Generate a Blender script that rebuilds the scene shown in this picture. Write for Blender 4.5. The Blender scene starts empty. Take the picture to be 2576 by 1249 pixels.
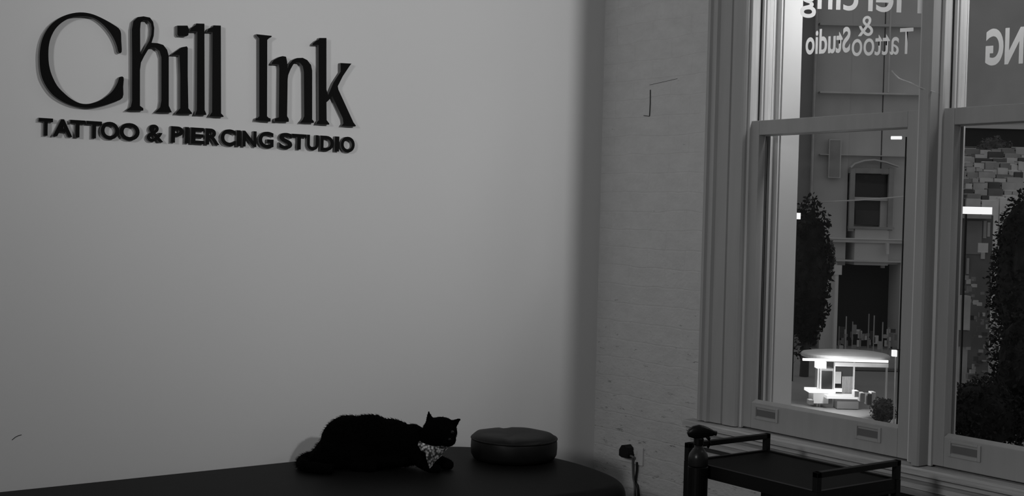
import bpy, bmesh, math, random
from mathutils import Vector, Matrix, noise
random.seed(7)
D = bpy.data
SC = bpy.context.scene
COL = SC.collection

# ------------------------------------------------------------------ camera
F, CX, CY = 3133.0, 1288.0, 624.5                 # focal length and centre in pixels of the 2576x1249 frame
psi, th, rho = math.radians(36.0), math.radians(1.37), math.atan(.0246)
CAM = Vector((4.41, -3.7, 1.6))
fw = Vector((-math.cos(psi)*math.cos(th), math.sin(psi)*math.cos(th), -math.sin(th)))
r0 = fw.cross(Vector((0, 0, 1))).normalized(); u0 = r0.cross(fw)
rt = math.cos(rho)*r0 + math.sin(rho)*u0
up = math.cos(rho)*u0 - math.sin(rho)*r0
cd = D.cameras.new('camera'); cam = D.objects.new('camera', cd); COL.objects.link(cam)
cd.sensor_fit = 'HORIZONTAL'; cd.sensor_width = 36.0; cd.lens = 36.0*F/2576.0; cd.clip_end = 500; cd.clip_start = .05
m = Matrix((rt, up, -fw)).transposed().to_4x4(); m.translation = CAM
cam.matrix_world = m
SC.camera = cam
# ------------------------------------------------------------------ world, lights, exposure
W = D.worlds.new('world'); SC.world = W; W.use_nodes = True
bg = W.node_tree.nodes['Background']; bg.inputs[0].default_value = (.5, .5, .5, 1); bg.inputs[1].default_value = .45
SC.view_settings.view_transform = 'Standard'; SC.view_settings.look = 'None'
SC.view_settings.exposure = 0.0; SC.view_settings.gamma = 1.0; SC.view_settings.use_curve_mapping = False

def light(name, kind, loc, energy, aim=None, **k):
    l = D.lights.new(name, kind); l.energy = energy
    for a, b in k.items(): setattr(l, a, b)
    o = D.objects.new(name, l); COL.objects.link(o); o.location = loc
    if aim is not None:
        o.rotation_euler = (Vector(aim)-Vector(loc)).to_track_quat('-Z', 'Y').to_euler()
    return o
light('track_spot_light', 'SPOT', (4.2, -.918, 3.1), 225, aim=(0, -1.0, 2.5), shadow_soft_size=.035, spot_size=math.radians(64), spot_blend=1.0)       # track spot beyond the added light blocker
light('back_room_light', 'AREA', (3.4, -6.4, 2.9), 60, aim=(1.2, -.6, 2.4), shape='DISK', size=.6)
for lx in (1.36, 2.27):        # small down lights over the two openings outside
    light('outdoor_down_light', 'AREA', (lx, .34, 2.80), 2.6, aim=(lx-.42, .30, 2.25), shape='DISK', size=.3)
    light('reveal_fill_spot', 'SPOT', (lx+.05, .36, 2.80), 15, aim=(lx-.42, .20, 2.28), shadow_soft_size=.12, spot_size=math.radians(66), spot_blend=1.0)  # added beside each down light to brighten the upper reveals

# ------------------------------------------------------------------ pixel to place
def ray(x, y): return fw + rt*((x-CX)/F) - up*((y-CY)/F)
def U(x, y, ax, v):
    d = ray(x, y); return CAM + d*((v-CAM[ax])/d[ax])
def Wp(x, y, d): return CAM + ray(x, y)*d

# ------------------------------------------------------------------ materials
def lin(s):
    s /= 255.0
    return s/12.92 if s <= .04045 else ((s+.055)/1.055)**2.4
def mat(name, alb, rough=.6, spec=.4, bump=0, bscale=40, var=0, vscale=3, stretch=(1, 1, 1), metal=0, detail=4):
    m = D.materials.new(name); m.use_nodes = True; n = m.node_tree.nodes; L = m.node_tree.links
    p = n['Principled BSDF']; p.inputs['Base Color'].default_value = (alb, alb, alb, 1)
    p.inputs['Roughness'].default_value = rough; p.inputs['Specular IOR Level'].default_value = spec
    p.inputs['Metallic'].default_value = metal
    if bump or var:
        tc = n.new('ShaderNodeTexCoord'); mp = n.new('ShaderNodeMapping'); mp.inputs['Scale'].default_value = stretch
        L.new(tc.outputs['Object'], mp.inputs[0])
    if bump:
        t = n.new('ShaderNodeTexNoise'); t.inputs['Scale'].default_value = bscale; t.inputs['Detail'].default_value = detail
        b = n.new('ShaderNodeBump'); b.inputs['Strength'].default_value = bump; b.inputs['Distance'].default_value = .01
        L.new(mp.outputs[0], t.inputs[0]); L.new(t.outputs[0], b.inputs['Height']); L.new(b.outputs[0], p.inputs['Normal'])
    if var:
        t = n.new('ShaderNodeTexNoise'); t.inputs['Scale'].default_value = vscale; t.inputs['Detail'].default_value = 5
        r = n.new('ShaderNodeMapRange'); r.inputs[1].default_value = .3; r.inputs[2].default_value = .7
        r.inputs[3].default_value = alb*(1-var); r.inputs[4].default_value = alb*(1+var)
        c = n.new('ShaderNodeCombineColor')
        L.new(mp.outputs[0], t.inputs[0]); L.new(t.outputs[0], r.inputs[0])
        for i in range(3): L.new(r.outputs[0], c.inputs[i])
        L.new(c.outputs[0], p.inputs['Base Color'])
    return m
def emit(name, v, s=1.0):
    m = D.materials.new(name); m.use_nodes = True; n = m.node_tree.nodes
    p = n['Principled BSDF']; p.inputs['Base Color'].default_value = (.5, .5, .5, 1)
    p.inputs['Emission Color'].default_value = (v, v, v, 1); p.inputs['Emission Strength'].default_value = s
    return m

def plaster_brick():
    m = D.materials.new('painted_brick_plaster'); m.use_nodes = True; n = m.node_tree.nodes; L = m.node_tree.links
    p = n['Principled BSDF']; p.inputs['Roughness'].default_value = .55; p.inputs['Specular IOR Level'].default_value = .35
    tc = n.new('ShaderNodeTexCoord'); sep = n.new('ShaderNodeSeparateXYZ'); L.new(tc.outputs['Object'], sep.inputs[0])
    cmb = n.new('ShaderNodeCombineXYZ'); L.new(sep.outputs[0], cmb.inputs[0]); L.new(sep.outputs[2], cmb.inputs[1])
    wv = n.new('ShaderNodeTexNoise'); wv.inputs['Scale'].default_value = 5; L.new(tc.outputs['Object'], wv.inputs[0])
    add = n.new('ShaderNodeVectorMath'); add.operation = 'MULTIPLY_ADD'; add.inputs[1].default_value = (.03, .03, .03)
    L.new(wv.outputs['Color'], add.inputs[0]); L.new(cmb.outputs[0], add.inputs[2])
    br = n.new('ShaderNodeTexBrick'); L.new(add.outputs[0], br.inputs[0]); br.inputs['Scale'].default_value = 1
    br.inputs['Brick Width'].default_value = .24; br.inputs['Row Height'].default_value = .083
    br.inputs['Mortar Size'].default_value = .005; br.inputs['Mortar Smooth'].default_value = .9
    br.inputs[1].default_value = br.inputs[2].default_value = (1, 1, 1, 1); br.inputs[3].default_value = (0, 0, 0, 1)
    # roughness grows towards the worn lower part
    lo = n.new('ShaderNodeMapRange'); lo.inputs[1].default_value = 1.75; lo.inputs[2].default_value = .6; lo.inputs[3].default_value = .04; lo.inputs[4].default_value = 1
    L.new(sep.outputs[2], lo.inputs[0])
    mp = n.new('ShaderNodeMapping'); mp.inputs['Scale'].default_value = (11, 11, 24); L.new(tc.outputs['Object'], mp.inputs[0])
    ns = n.new('ShaderNodeTexNoise'); ns.inputs['Scale'].default_value = 1; ns.inputs['Detail'].default_value = 8; ns.inputs['Roughness'].default_value = .7; L.new(mp.outputs[0], ns.inputs[0])
    fine = n.new('ShaderNodeTexNoise'); fine.inputs['Scale'].default_value = 70; fine.inputs['Detail'].default_value = 5; L.new(tc.outputs['Object'], fine.inputs[0])
    def math_(op, a, b, c=None):
        q = n.new('ShaderNodeMath'); q.operation = op
        for i, v in enumerate((a, b, c)):
            if v is None: continue
            if isinstance(v, (int, float)): q.inputs[i].default_value = v
            else: L.new(v, q.inputs[i])
        return q.outputs[0]
    h = math_('MULTIPLY', ns.outputs[0], lo.outputs[0])
    h = math_('MULTIPLY_ADD', fine.outputs[0], .22, h)
    h = math_('MULTIPLY_ADD', br.outputs[0], .12, h)
    bp = n.new('ShaderNodeBump'); bp.inputs['Strength'].default_value = .7; bp.inputs['Distance'].default_value = .012
    L.new(h, bp.inputs['Height']); L.new(bp.outputs[0], p.inputs['Normal'])
    # chips: dark flakes where the coat is lost, long and low
    mp2 = n.new('ShaderNodeMapping'); mp2.inputs['Scale'].default_value = (17, 17, 62); mp2.inputs['Location'].default_value = (3, 1, 7.7); L.new(tc.outputs['Object'], mp2.inputs[0])
    ch = n.new('ShaderNodeTexNoise'); ch.inputs['Scale'].default_value = 1; ch.inputs['Detail'].default_value = 6; ch.inputs['Roughness'].default_value = .65; L.new(mp2.outputs[0], ch.inputs[0])
    th_ = math_('MULTIPLY_ADD', lo.outputs[0], -.105, .705)
    cm = math_('SUBTRACT', ch.outputs[0], th_); cm = math_('MULTIPLY', cm, 14)
    cl = n.new('ShaderNodeClamp'); L.new(cm, cl.inputs[0])
    mix = n.new('ShaderNodeMix'); mix.data_type = 'FLOAT'; L.new(cl.outputs[0], mix.inputs[0])
    base = n.new('ShaderNodeMapRange'); base.inputs[1].default_value = .3; base.inputs[2].default_value = .7; base.inputs[3].default_value = .52; base.inputs[4].default_value = .60
    L.new(ns.outputs[0], base.inputs[0]); L.new(base.outputs[0], mix.inputs[2]); mix.inputs[3].default_value = .20
    cc = n.new('ShaderNodeCombineColor')
    for i in range(3): L.new(mix.outputs[0], cc.inputs[i])
    L.new(cc.outputs[0], p.inputs['Base Color'])
    return m
def glass_mat():
    m = D.materials.new('window_glass'); m.use_nodes = True; n = m.node_tree.nodes; L = m.node_tree.links
    n.remove(n['Principled BSDF']); o = n['Material Output']
    t = n.new('ShaderNodeBsdfTransparent'); t.inputs[0].default_value = (.93, .93, .93, 1)
    g = n.new('ShaderNodeBsdfGlossy'); g.inputs['Roughness'].default_value = .02
    fr = n.new('ShaderNodeFresnel'); fr.inputs[0].default_value = 1.22
    ge = n.new('ShaderNodeNewGeometry'); om = n.new('ShaderNodeMath'); om.operation = 'SUBTRACT'; om.inputs[0].default_value = 1; L.new(ge.outputs['Backfacing'], om.inputs[1])
    fm = n.new('ShaderNodeMath'); fm.operation = 'MULTIPLY'; L.new(fr.outputs[0], fm.inputs[0]); L.new(om.outputs[0], fm.inputs[1])
    mx = n.new('ShaderNodeMixShader'); L.new(fm.outputs[0], mx.inputs[0]); L.new(t.outputs[0], mx.inputs[1]); L.new(g.outputs[0], mx.inputs[2])
    L.new(mx.outputs[0], o.inputs[0]); return m
def floral():
    m = mat('floral_cloth', .35, .8); n = m.node_tree.nodes; L = m.node_tree.links
    tc = n.new('ShaderNodeTexCoord'); v = n.new('ShaderNodeTexVoronoi'); v.inputs['Scale'].default_value = 95
    r = n.new('ShaderNodeValToRGB'); r.color_ramp.elements[0].position = .25; r.color_ramp.elements[0].color = (.62, .62, .62, 1)
    r.color_ramp.elements[1].position = .62; r.color_ramp.elements[1].color = (.04, .04, .04, 1)
    L.new(tc.outputs['Object'], v.inputs[0]); L.new(v.outputs[0], r.inputs[0]); L.new(r.outputs[0], n['Principled BSDF'].inputs['Base Color'])
    return m

def paint_on_glass():
    m = D.materials.new('white_glass_paint'); m.use_nodes = True; n = m.node_tree.nodes; L = m.node_tree.links
    n.remove(n['Principled BSDF']); a = n.new('ShaderNodeBsdfDiffuse'); b = n.new('ShaderNodeBsdfTranslucent'); x = n.new('ShaderNodeMixShader')
    a.inputs[0].default_value = b.inputs[0].default_value = (.85, .85, .85, 1); x.inputs[0].default_value = .85
    L.new(a.outputs[0], x.inputs[1]); L.new(b.outputs[0], x.inputs[2]); L.new(x.outputs[0], n['Material Output'].inputs[0]); return m
M = dict(
    wall=mat('painted_wall', .66, .55, .35, bump=.02, bscale=9, var=.015, vscale=.8),
    brick=plaster_brick(),
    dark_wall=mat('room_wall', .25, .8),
    floor=mat('floor_boards', .06, .5, var=.3, vscale=6, stretch=(1, 9, 1)),
    ceil=mat('ceiling_paint', .5, .8),
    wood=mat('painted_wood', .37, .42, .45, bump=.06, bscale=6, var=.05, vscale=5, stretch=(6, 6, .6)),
    sillwood=mat('worn_painted_wood', .46, .5, .4, bump=.22, bscale=6, var=.22, vscale=4, stretch=(1.2, 14, 22)),
    slot=mat('slot_shade', .14, .7), groove=mat('paint_gap', .04, .8),
    outwood=mat('outdoor_white_paint', .60, .6, .3, bump=.08, bscale=8, var=.12, vscale=5, stretch=(9, 9, .5)),
    reveal=mat('rendered_reveal', .6, .8, bump=.05, bscale=30, var=.04, vscale=3),
    letter=mat('black_letter_face', .008, .7, .04), letter_side=mat('lit_letter_edge', .17, .6, .1),  # edges paler than faces, lamp light on them put into colour
    white=paint_on_glass(),
    bed=mat('black_vinyl', .005, .55, .1, bump=.08, bscale=7), cushion=mat('black_cushion_cover', .007, .5, .2, bump=.25, bscale=9, detail=2),
    fur=mat('black_fur', .0012, .9, .03), eye=mat('cat_eye', .01, .15, .3), nose=mat('cat_nose', .006, .5, .2),
    floral=floral(), metal=mat('black_powder_coat', .006, .45, .25), tray=mat('black_tray', .005, .55, .08),
    plastic=mat('black_plastic', .004, .4, .25), clear=mat('smoky_bottle', .02, .3, .3),
    socket=mat('socket_plastic', .58, .4), cable=mat('grey_cable', .12, .5), cable_b=mat('black_cable', .01, .5),
    glass=glass_mat(),
    # street
    asphalt=mat('asphalt', .34, .9, var=.12, vscale=.15), kerb=mat('paving', .42, .9, var=.1, vscale=.4),
    facade=mat('facade_render', .62, .85, var=.10, vscale=.35), facade_d=mat('facade_dark_render', .25, .85, var=.1, vscale=.3),
    facade_l=mat('facade_pale_trim', .75, .8), shopdark=mat('shop_interior', .04, .9), windark=mat('dark_window_pane', .022, .3, .5),
    leaf=mat('dark_foliage', .028, .8, .1, var=.4, vscale=2), leaf2=mat('mid_foliage', .16, .8, .1, var=.4, vscale=2), bark=mat('bark', .06, .9),
    roofw=mat('shelter_roof', .7, .6, var=.1, vscale=1), shelterm=mat('shelter_metal', .5, .5), lit=emit('lit_panel', 1, 1.0), lit2=emit('counter_glow', 1, .5),
)
for i, a in enumerate((.08, .14, .24, .36, .5, .66, .88)): M['tone%d' % i] = mat('street_tone_%d' % i, a, .85, var=.15, vscale=1.2)

# ------------------------------------------------------------------ helpers
WM = {}
def wmat(o): return WM.get(o.name, Matrix())
def setp(o, label=None, category=None, group=None, kind=None):
    for k, v in (("label", label), ("category", category), ('group', group), ('kind', kind)):
        if v: o[k] = v
    return o
def empty(name, loc, rz=0, **k):
    o = D.objects.new(name, None); COL.objects.link(o); o.empty_display_size = .05
    o.location = loc; o.rotation_euler = (0, 0, rz)
    WM[o.name] = Matrix.Translation(Vector(loc)) @ Matrix.Rotation(rz, 4, 'Z')
    return setp(o, **k)
def obj(name, bm, m, parent=None, smooth=False, org=None, bevel=0, **k):
    """bm holds world coordinates; links ONE mesh object"""
    if bevel: bmesh.ops.bevel(bm, geom=[e for e in bm.edges if e.calc_face_angle(0) > .5], offset=bevel, segments=2, affect='EDGES', profile=.6)
    bmesh.ops.recalc_face_normals(bm, faces=bm.faces)
    vs = [v.co for v in bm.verts]
    if org is None:
        lo = [min(v[i] for v in vs) for i in range(3)]; hi = [max(v[i] for v in vs) for i in range(3)]
        org = Vector(((lo[0]+hi[0])/2, (lo[1]+hi[1])/2, lo[2]))
    w = Matrix.Translation(org)
    if parent: w = Matrix.Translation(org) @ wmat(parent).to_3x3().to_4x4()
    bm.transform(w.inverted())
    me = D.meshes.new(name); bm.to_mesh(me); bm.free()
    for f in (m if isinstance(m, (list, tuple)) else [m]): me.materials.append(f)
    if smooth:
        for p in me.polygons: p.use_smooth = True
    o = D.objects.new(name, me); COL.objects.link(o)
    if parent:
        o.parent = parent; lm = wmat(parent).inverted() @ w; o.matrix_basis = lm
    else: o.matrix_basis = w
    WM[o.name] = w
    return setp(o, **k)
def B(): return bmesh.new()
def bx(bm, x0, x1, y0, y1, z0, z1, mi=0):
    r = bmesh.ops.create_cube(bm, size=1)['verts']
    for v in r: v.co = Vector((x0+(v.co.x+.5)*(x1-x0), y0+(v.co.y+.5)*(y1-y0), z0+(v.co.z+.5)*(z1-z0)))
    return bm
def tube(bm, pts, r, n=8, rr=None):
    pts = [Vector(p) for p in pts]; rings = []
    for i, p in enumerate(pts):
        t = (pts[min(i+1, len(pts)-1)]-pts[max(i-1, 0)]).normalized()
        a = t.cross(Vector((0, 0, 1)));
        if a.length < .05: a = t.cross(Vector((1, 0, 0)))
        a.normalize(); b = t.cross(a); q = rr[i] if rr else r
        rings.append([bm.verts.new(p+a*q*math.cos(2*math.pi*k/n)+b*q*math.sin(2*math.pi*k/n)) for k in range(n)])
    for A, Bq in zip(rings, rings[1:]):
        for k in range(n): bm.faces.new((A[k], A[(k+1) % n], Bq[(k+1) % n], Bq[k]))
    bm.faces.new(rings[0][::-1]); bm.faces.new(rings[-1]); return bm
def lathe(bm, prof, c, n=40):
    rings = [[bm.verts.new((c[0]+r*math.cos(2*math.pi*k/n), c[1]+r*math.sin(2*math.pi*k/n), c[2]+z)) for k in range(n)] for r, z in prof]
    for A, Bq in zip(rings, rings[1:]):
        for k in range(n): bm.faces.new((A[k], A[(k+1) % n], Bq[(k+1) % n], Bq[k]))
    bm.faces.new(rings[0][::-1]); bm.faces.new(rings[-1]); return bm
def prism(bm, prof, ax, a, b):
    """closed 2D profile extruded along axis ax between a and b"""
    def mk(p, t):
        return {0: (t, p[0], p[1]), 1: (p[0], t, p[1]), 2: (p[0], p[1], t)}[ax]
    A = [bm.verts.new(mk(p, a)) for p in prof]; C = [bm.verts.new(mk(p, b)) for p in prof]
    n = len(prof)
    for i in range(n): bm.faces.new((A[i], A[(i+1) % n], C[(i+1) % n], C[i]))
    bm.faces.new(A); bm.faces.new(C[::-1]); return bm
def catmull(pts, n=6, closed=True):
    out = []; L = len(pts)
    for i in range(L if closed else L-1):
        p = [Vector(pts[(i+k-1) % L] if closed else pts[min(max(i+k-1, 0), L-1)]) for k in range(4)]
        for j in range(n):
            t = j/n
            out.append(.5*((2*p[1])+(p[2]-p[0])*t+(2*p[0]-5*p[1]+4*p[2]-p[3])*t*t+(3*p[1]-p[0]-3*p[2]+p[3])*t**3))
    if not closed: out.append(Vector(pts[-1]))
    return out

# ------------------------------------------------------------------ room shell
XR, YB, ZC = 6.6, -7.2, 3.6
obj('floor', bx(B(), -.15, XR, YB, .3, -.12, 0), M['floor'], kind='structure')
obj('ceiling', bx(B(), -.15, XR, YB, .3, ZC, ZC+.12), M['ceil'], kind='structure')
obj('wall_left', bx(B(), -.15, 0, YB, 0, 0, ZC), M['wall'], kind='structure', bevel=0)
obj('wall_back', bx(B(), -.15, XR, YB-.12, YB, 0, ZC), M['dark_wall'], kind='structure')
obj('wall_right', bx(B(), XR, XR+.12, YB, 0, 0, ZC), M['dark_wall'], kind='structure')
TH = .262; ZS = .78; ZT = 3.25
O = [(.905, 1.722), (1.795, 2.612)]             # the two sash openings
bm = B()
bx(bm, -.15, O[0][0], 0, TH, 0, ZC); bx(bm, O[0][1], O[1][0], .02, .135, ZS, ZT); bx(bm, O[1][1], XR, 0, TH, 0, ZC)
bx(bm, O[0][0], O[1][1], 0, TH, 0, ZS-.005); bx(bm, O[0][0], O[1][1], 0, TH, ZT, ZC)
obj('wall_front', bm, M['brick'], kind='structure')
obj('added_light_blocker', bx(B(), 2.665, 2.82, -.640, 0, 0, ZC), M['dark_wall'], kind='structure')   # out-of-view slab added to shade the left wall by the corner
# ------------------------------------------------------------------ window joinery
def molding(x0, x1, y_wall, pts):      # architrave profile in x,y
    return [(x0, y_wall)] + [(x0+(x1-x0)*a, y_wall-b) for a, b in pts] + [(x1, y_wall)]
bm = B()
prism(bm, molding(.700, .905, 0, [(0, .034), (.04, .040), (.10, .040), (.13, .030), (.19, .030), (.22, .037), (.28, .037), (.32, .026), (.60, .022), (.62, .014), (.655, .014), (.66, .024), (.93, .024), (.97, .020), (1, .012)]), 2, ZS+.002, ZT+.08)
obj('trim_1', bm, M['wood'], kind='structure')
bm = B()
prism(bm, molding(1.722, 1.795, .02, [(0, .030), (.05, .036), (.42, .036), (.45, .028), (.50, .028), (.53, .052), (.60, .074), (.92, .076), (1, .070)]), 2, ZS+.002, ZT)
obj('trim_2', bm, M['wood'], kind='structure')
bm = B(); prism(bm, molding(2.612, 2.665, 0, [(0, .02), (.1, .03), (1, .03)]), 2, ZS+.002, ZT+.08); obj('trim_3', bm, M['wood'], kind='structure')
# stool and apron: layered worn boards along y,z
prof = [(.0, ZS-.002), (-.062, ZS-.002), (-.070, ZS-.008), (-.070, ZS-.026), (-.052, ZS-.030), (-.048, ZS-.036), (-.050, ZS-.046), (-.042, ZS-.052), (-.034, ZS-.064), (-.036, ZS-.082), (-.022, ZS-.086), (-.020, ZS-.110), (0, ZS-.112)]
obj('trim_4', prism(B(), prof, 0, .652, 2.664), M['sillwood'], kind='structure')
obj('trim_5', bx(B(), .72, 2.66, -.012, 0, ZS-.128, ZS-.1135), M['groove'], kind='structure')

def frame_rect(bm, x0, x1, y0, y1, z0, z1, sl, sr, b, t):
    bx(bm, x0, x0+sl, y0, y1, z0, z1); bx(bm, x1-sr, x1, y0, y1, z0, z1)
    bx(bm, x0+sl, x1-sr, y0, y1, z0, z0+b); bx(bm, x0+sl, x1-sr, y0, y1, z1-t, z1); return bm

def smooth_mesh_from_curve(cu_splines, ext, to_world, bevel=0.0):
    """filled 2D outlines (holes allowed) with depth, returned as bmesh in world space"""
    cu = D.curves.new('tmp', 'CURVE'); cu.dimensions = '2D'; cu.fill_mode = 'BOTH'; cu.extrude = ext; cu.bevel_depth = bevel
    for pts in cu_splines:
        s = cu.splines.new('POLY'); s.points.add(len(pts)-1); s.use_cyclic_u = True
        for q, p in zip(s.points, pts): q.co = (p[0], p[1], 0, 1)
    o = D.objects.new('tmp', cu); COL.objects.link(o)
    dg = bpy.context.evaluated_depsgraph_get(); me = D.meshes.new_from_object(o.evaluated_get(dg))
    bm = B(); bm.from_mesh(me); bm.transform(to_world)
    D.objects.remove(o); D.curves.remove(cu); D.meshes.remove(me); return bm
_glyph = {}
def glyph_mesh(txt, ext, off, shear=0, space=1.0):
    cu = D.curves.new('tmp', 'FONT'); cu.body = txt; cu.offset = off; cu.extrude = ext; cu.resolution_u = 6; cu.shear = shear; cu.space_character = space
    o = D.objects.new('tmp', cu); COL.objects.link(o)
    dg = bpy.context.evaluated_depsgraph_get(); me = D.meshes.new_from_object(o.evaluated_get(dg))
    bm = B(); bm.from_mesh(me); D.objects.remove(o); D.curves.remove(cu); D.meshes.remove(me); return bm
def fit(bm, origin, ex, ey, ez, depth):
    """fit the glyph's bounding box: origin = lower left, ex/ey full edge vectors, ez unit normal"""
    xs = [v.co.x for v in bm.verts]; ys = [v.co.y for v in bm.verts]; zs = [v.co.z for v in bm.verts]
    x0, x1, y0, y1, z0, z1 = min(xs), max(xs), min(ys), max(ys), min(zs), max(zs)
    for v in bm.verts:
        v.co = origin + ex*((v.co.x-x0)/(x1-x0)) + ey*((v.co.y-y0)/(y1-y0)) + ez*(depth*((v.co.z-z0)/(z1-z0) if z1 > z0 else 0))
    return bm

def sash_window(i, x0, x1, texts):
    side = 1 if i == 1 else -1                  # masonry reveal only on the outer side; a slim timber mullion between
    w = empty('window_%d' % i, ((x0+x1)/2, .06, ZS), kind='structure')
    # box frame: stepped inner linings left and right, head
    bm = B()
    for s, xe in ((1, x0), (-1, x1)):
        prism(bm, [(xe, .0), (xe+s*.012, .0), (xe+s*.012, .012), (xe, .012)], 2, ZS, ZT)
        bx(bm, min(xe-s*.001, xe+s*.003), max(xe-s*.001, xe+s*.003), .012, .165 if s == side else .136, ZS+.031, ZT-.041)
        for a, b, t in ((.060, .068, .018), (.115, .124, .020), (.126, .134, .010), (.152, .160, .026)):
            if a > .14 and s != side: continue
            bx(bm, min(xe, xe+s*t), max(xe, xe+s*t), a, b, ZS+.03, ZT)
    bx(bm, x0, x1, .0, .135, ZT-.04, ZT)
    obj('sash_box', bm, M['outwood'], w)
    bm = B()
    for s, xe in ((1, x0), (-1, x1)):
        for a, b in ((.0975, .1085), (.1135, .1148)):
            bx(bm, min(xe+s*.002, xe+s*.0056), max(xe+s*.002, xe+s*.0056), a, b, ZS+.032, ZT-.042)
        bx(bm, min(xe+s*.002, xe+s*.006), max(xe+s*.002, xe+s*.006), .0545, .0595, ZS+.032, ZT-.042)
    obj('sash_channel', bm, M['groove'], w)
    bm = B()
    xa = x0-.002 if side == 1 else x1-.030
    bx(bm, xa, xa+.032, .165, TH+.012, ZS-.01, ZT); bx(bm, x0+.03, x1-.03, .165, TH+.012, ZT-.08, ZT)
    obj('outer_reveal', bm, M['reveal'], w)
    obj('outer_sill', prism(B(), [(.056, ZS), (.056, ZS+.030), (.12, ZS+.024), (TH+.08, ZS-.004), (TH+.08, ZS-.05), (.056, ZS-.05)], 0, x0+.001, x1-.001), M['outwood'], w)
    # lower sash, at the room side
    lo = obj('lower_sash', frame_rect(B(), x0+.006, x1-.008, .012, .052, ZS+.003, 2.014, .046, .056, .104, .058), M['wood'], w, bevel=.003)
    bm = prism(B(), [(.0125, ZS+.1065), (.036, ZS+.1065), (.036, ZS+.117)], 0, x0+.053, x1-.065); obj('glazing_bead', bm, M['wood'], lo)
    obj('pane', bx(B(), x0+.05, x1-.06, .036, .039, ZS+.10, 1.962), M['glass'], lo)
    for a, b in ((.085, .185), (.582, .672)):
        lf = obj('finger_lift', frame_rect(B(), x0+a-.012, x0+b+.012, .006, .0125, 1.6-.777, 1.6-.722, .010, .012, .012, .008), M['wood'], lo, bevel=.002)
        obj('finger_slot', bx(B(), x0+a, x0+b, .0105, .0125, 1.6-.763, 1.6-.738), M['slot'], lf)
    # upper sash, set further out
    us = obj('upper_sash', frame_rect(B(), x0+.006, x1-.010, .072, .112, 1.958, ZT-.045, .016, .050, .050, .06), M['outwood'], w, bevel=.003)
    obj('pane', bx(B(), x0+.02, x1-.05, .092, .095, 2.0, ZT-.10), M['glass'], us)
    lt = B()
    for (txt, pa, pb, hgt, off, shear) in texts:         # mirrored writing painted on the outside of the pane
        A = U(*pa, 1, .0962); C = U(*pb, 1, .0962)
        g = fit(glyph_mesh(txt, 0, off, shear), Vector((C.x, .0962, C.z)), Vector((A.x-C.x, 0, A.z-C.z)), Vector((0, 0, hgt)), Vector((0, 1, 0)), 0)
        me = D.meshes.new('t'); g.to_mesh(me); g.free(); lt.from_mesh(me); D.meshes.remove(me)
    obj('painted_lettering', lt, M['white'], us)
    return w
sash_window(1, *O[0], [('Piercing', (2012, 44), (2320, 60), .150, .012, 0), ('&', (2158, 92), (2196, 90), .075, .004, 0),
                       ('Studio', (2026, 138), (2138, 132), .098, .022, 0), ('Tattoo', (2142, 142), (2296, 136), .095, .006, 0)])
sash_window(2, *O[1], [('ING', (2478, 166), (2590, 160), .125, .035, 0)])
# thin white cord drooping across the upper pane
pts = catmull([U(2243, 178, 1, .06), U(2262, 197, 1, .06), U(2290, 208, 1, -.05), U(2320, 222, 1, -.055), U(2352, 232, 1, -.045)], 6, False)
obj('window_cord', tube(B(), pts, .0022, 6), M['outwood'], label='thin pale cord drooping across the mullion between the upper window panes', category='cord')
# cracks and marks on the walls
bm = B()
for p, q, w in (((1636, 226), (1634, 292), .007), ((1619, 291), (1634, 293), .003), ((1634, 214), (1704, 198), .0015)):
    a, b = U(*p, 1, -.0008), U(*q, 1, -.0008); tube(bm, [a, (a+b)/2+Vector((.002, 0, 0)), b], w/2, 5)
for v in bm.verts: v.co.y = max(min(v.co.y, .0), -.001)
obj('trim_6', bm, M['groove'], kind='structure')

bm = B(); tube(bm, [U(30, 1108, 0, .0005), U(38, 1101, 0, .0008), U(46, 1097, 0, .0008), U(54, 1095, 0, .0005)], .0012, 5)
obj('trim_7', bm, M['groove'], kind='structure')
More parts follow.
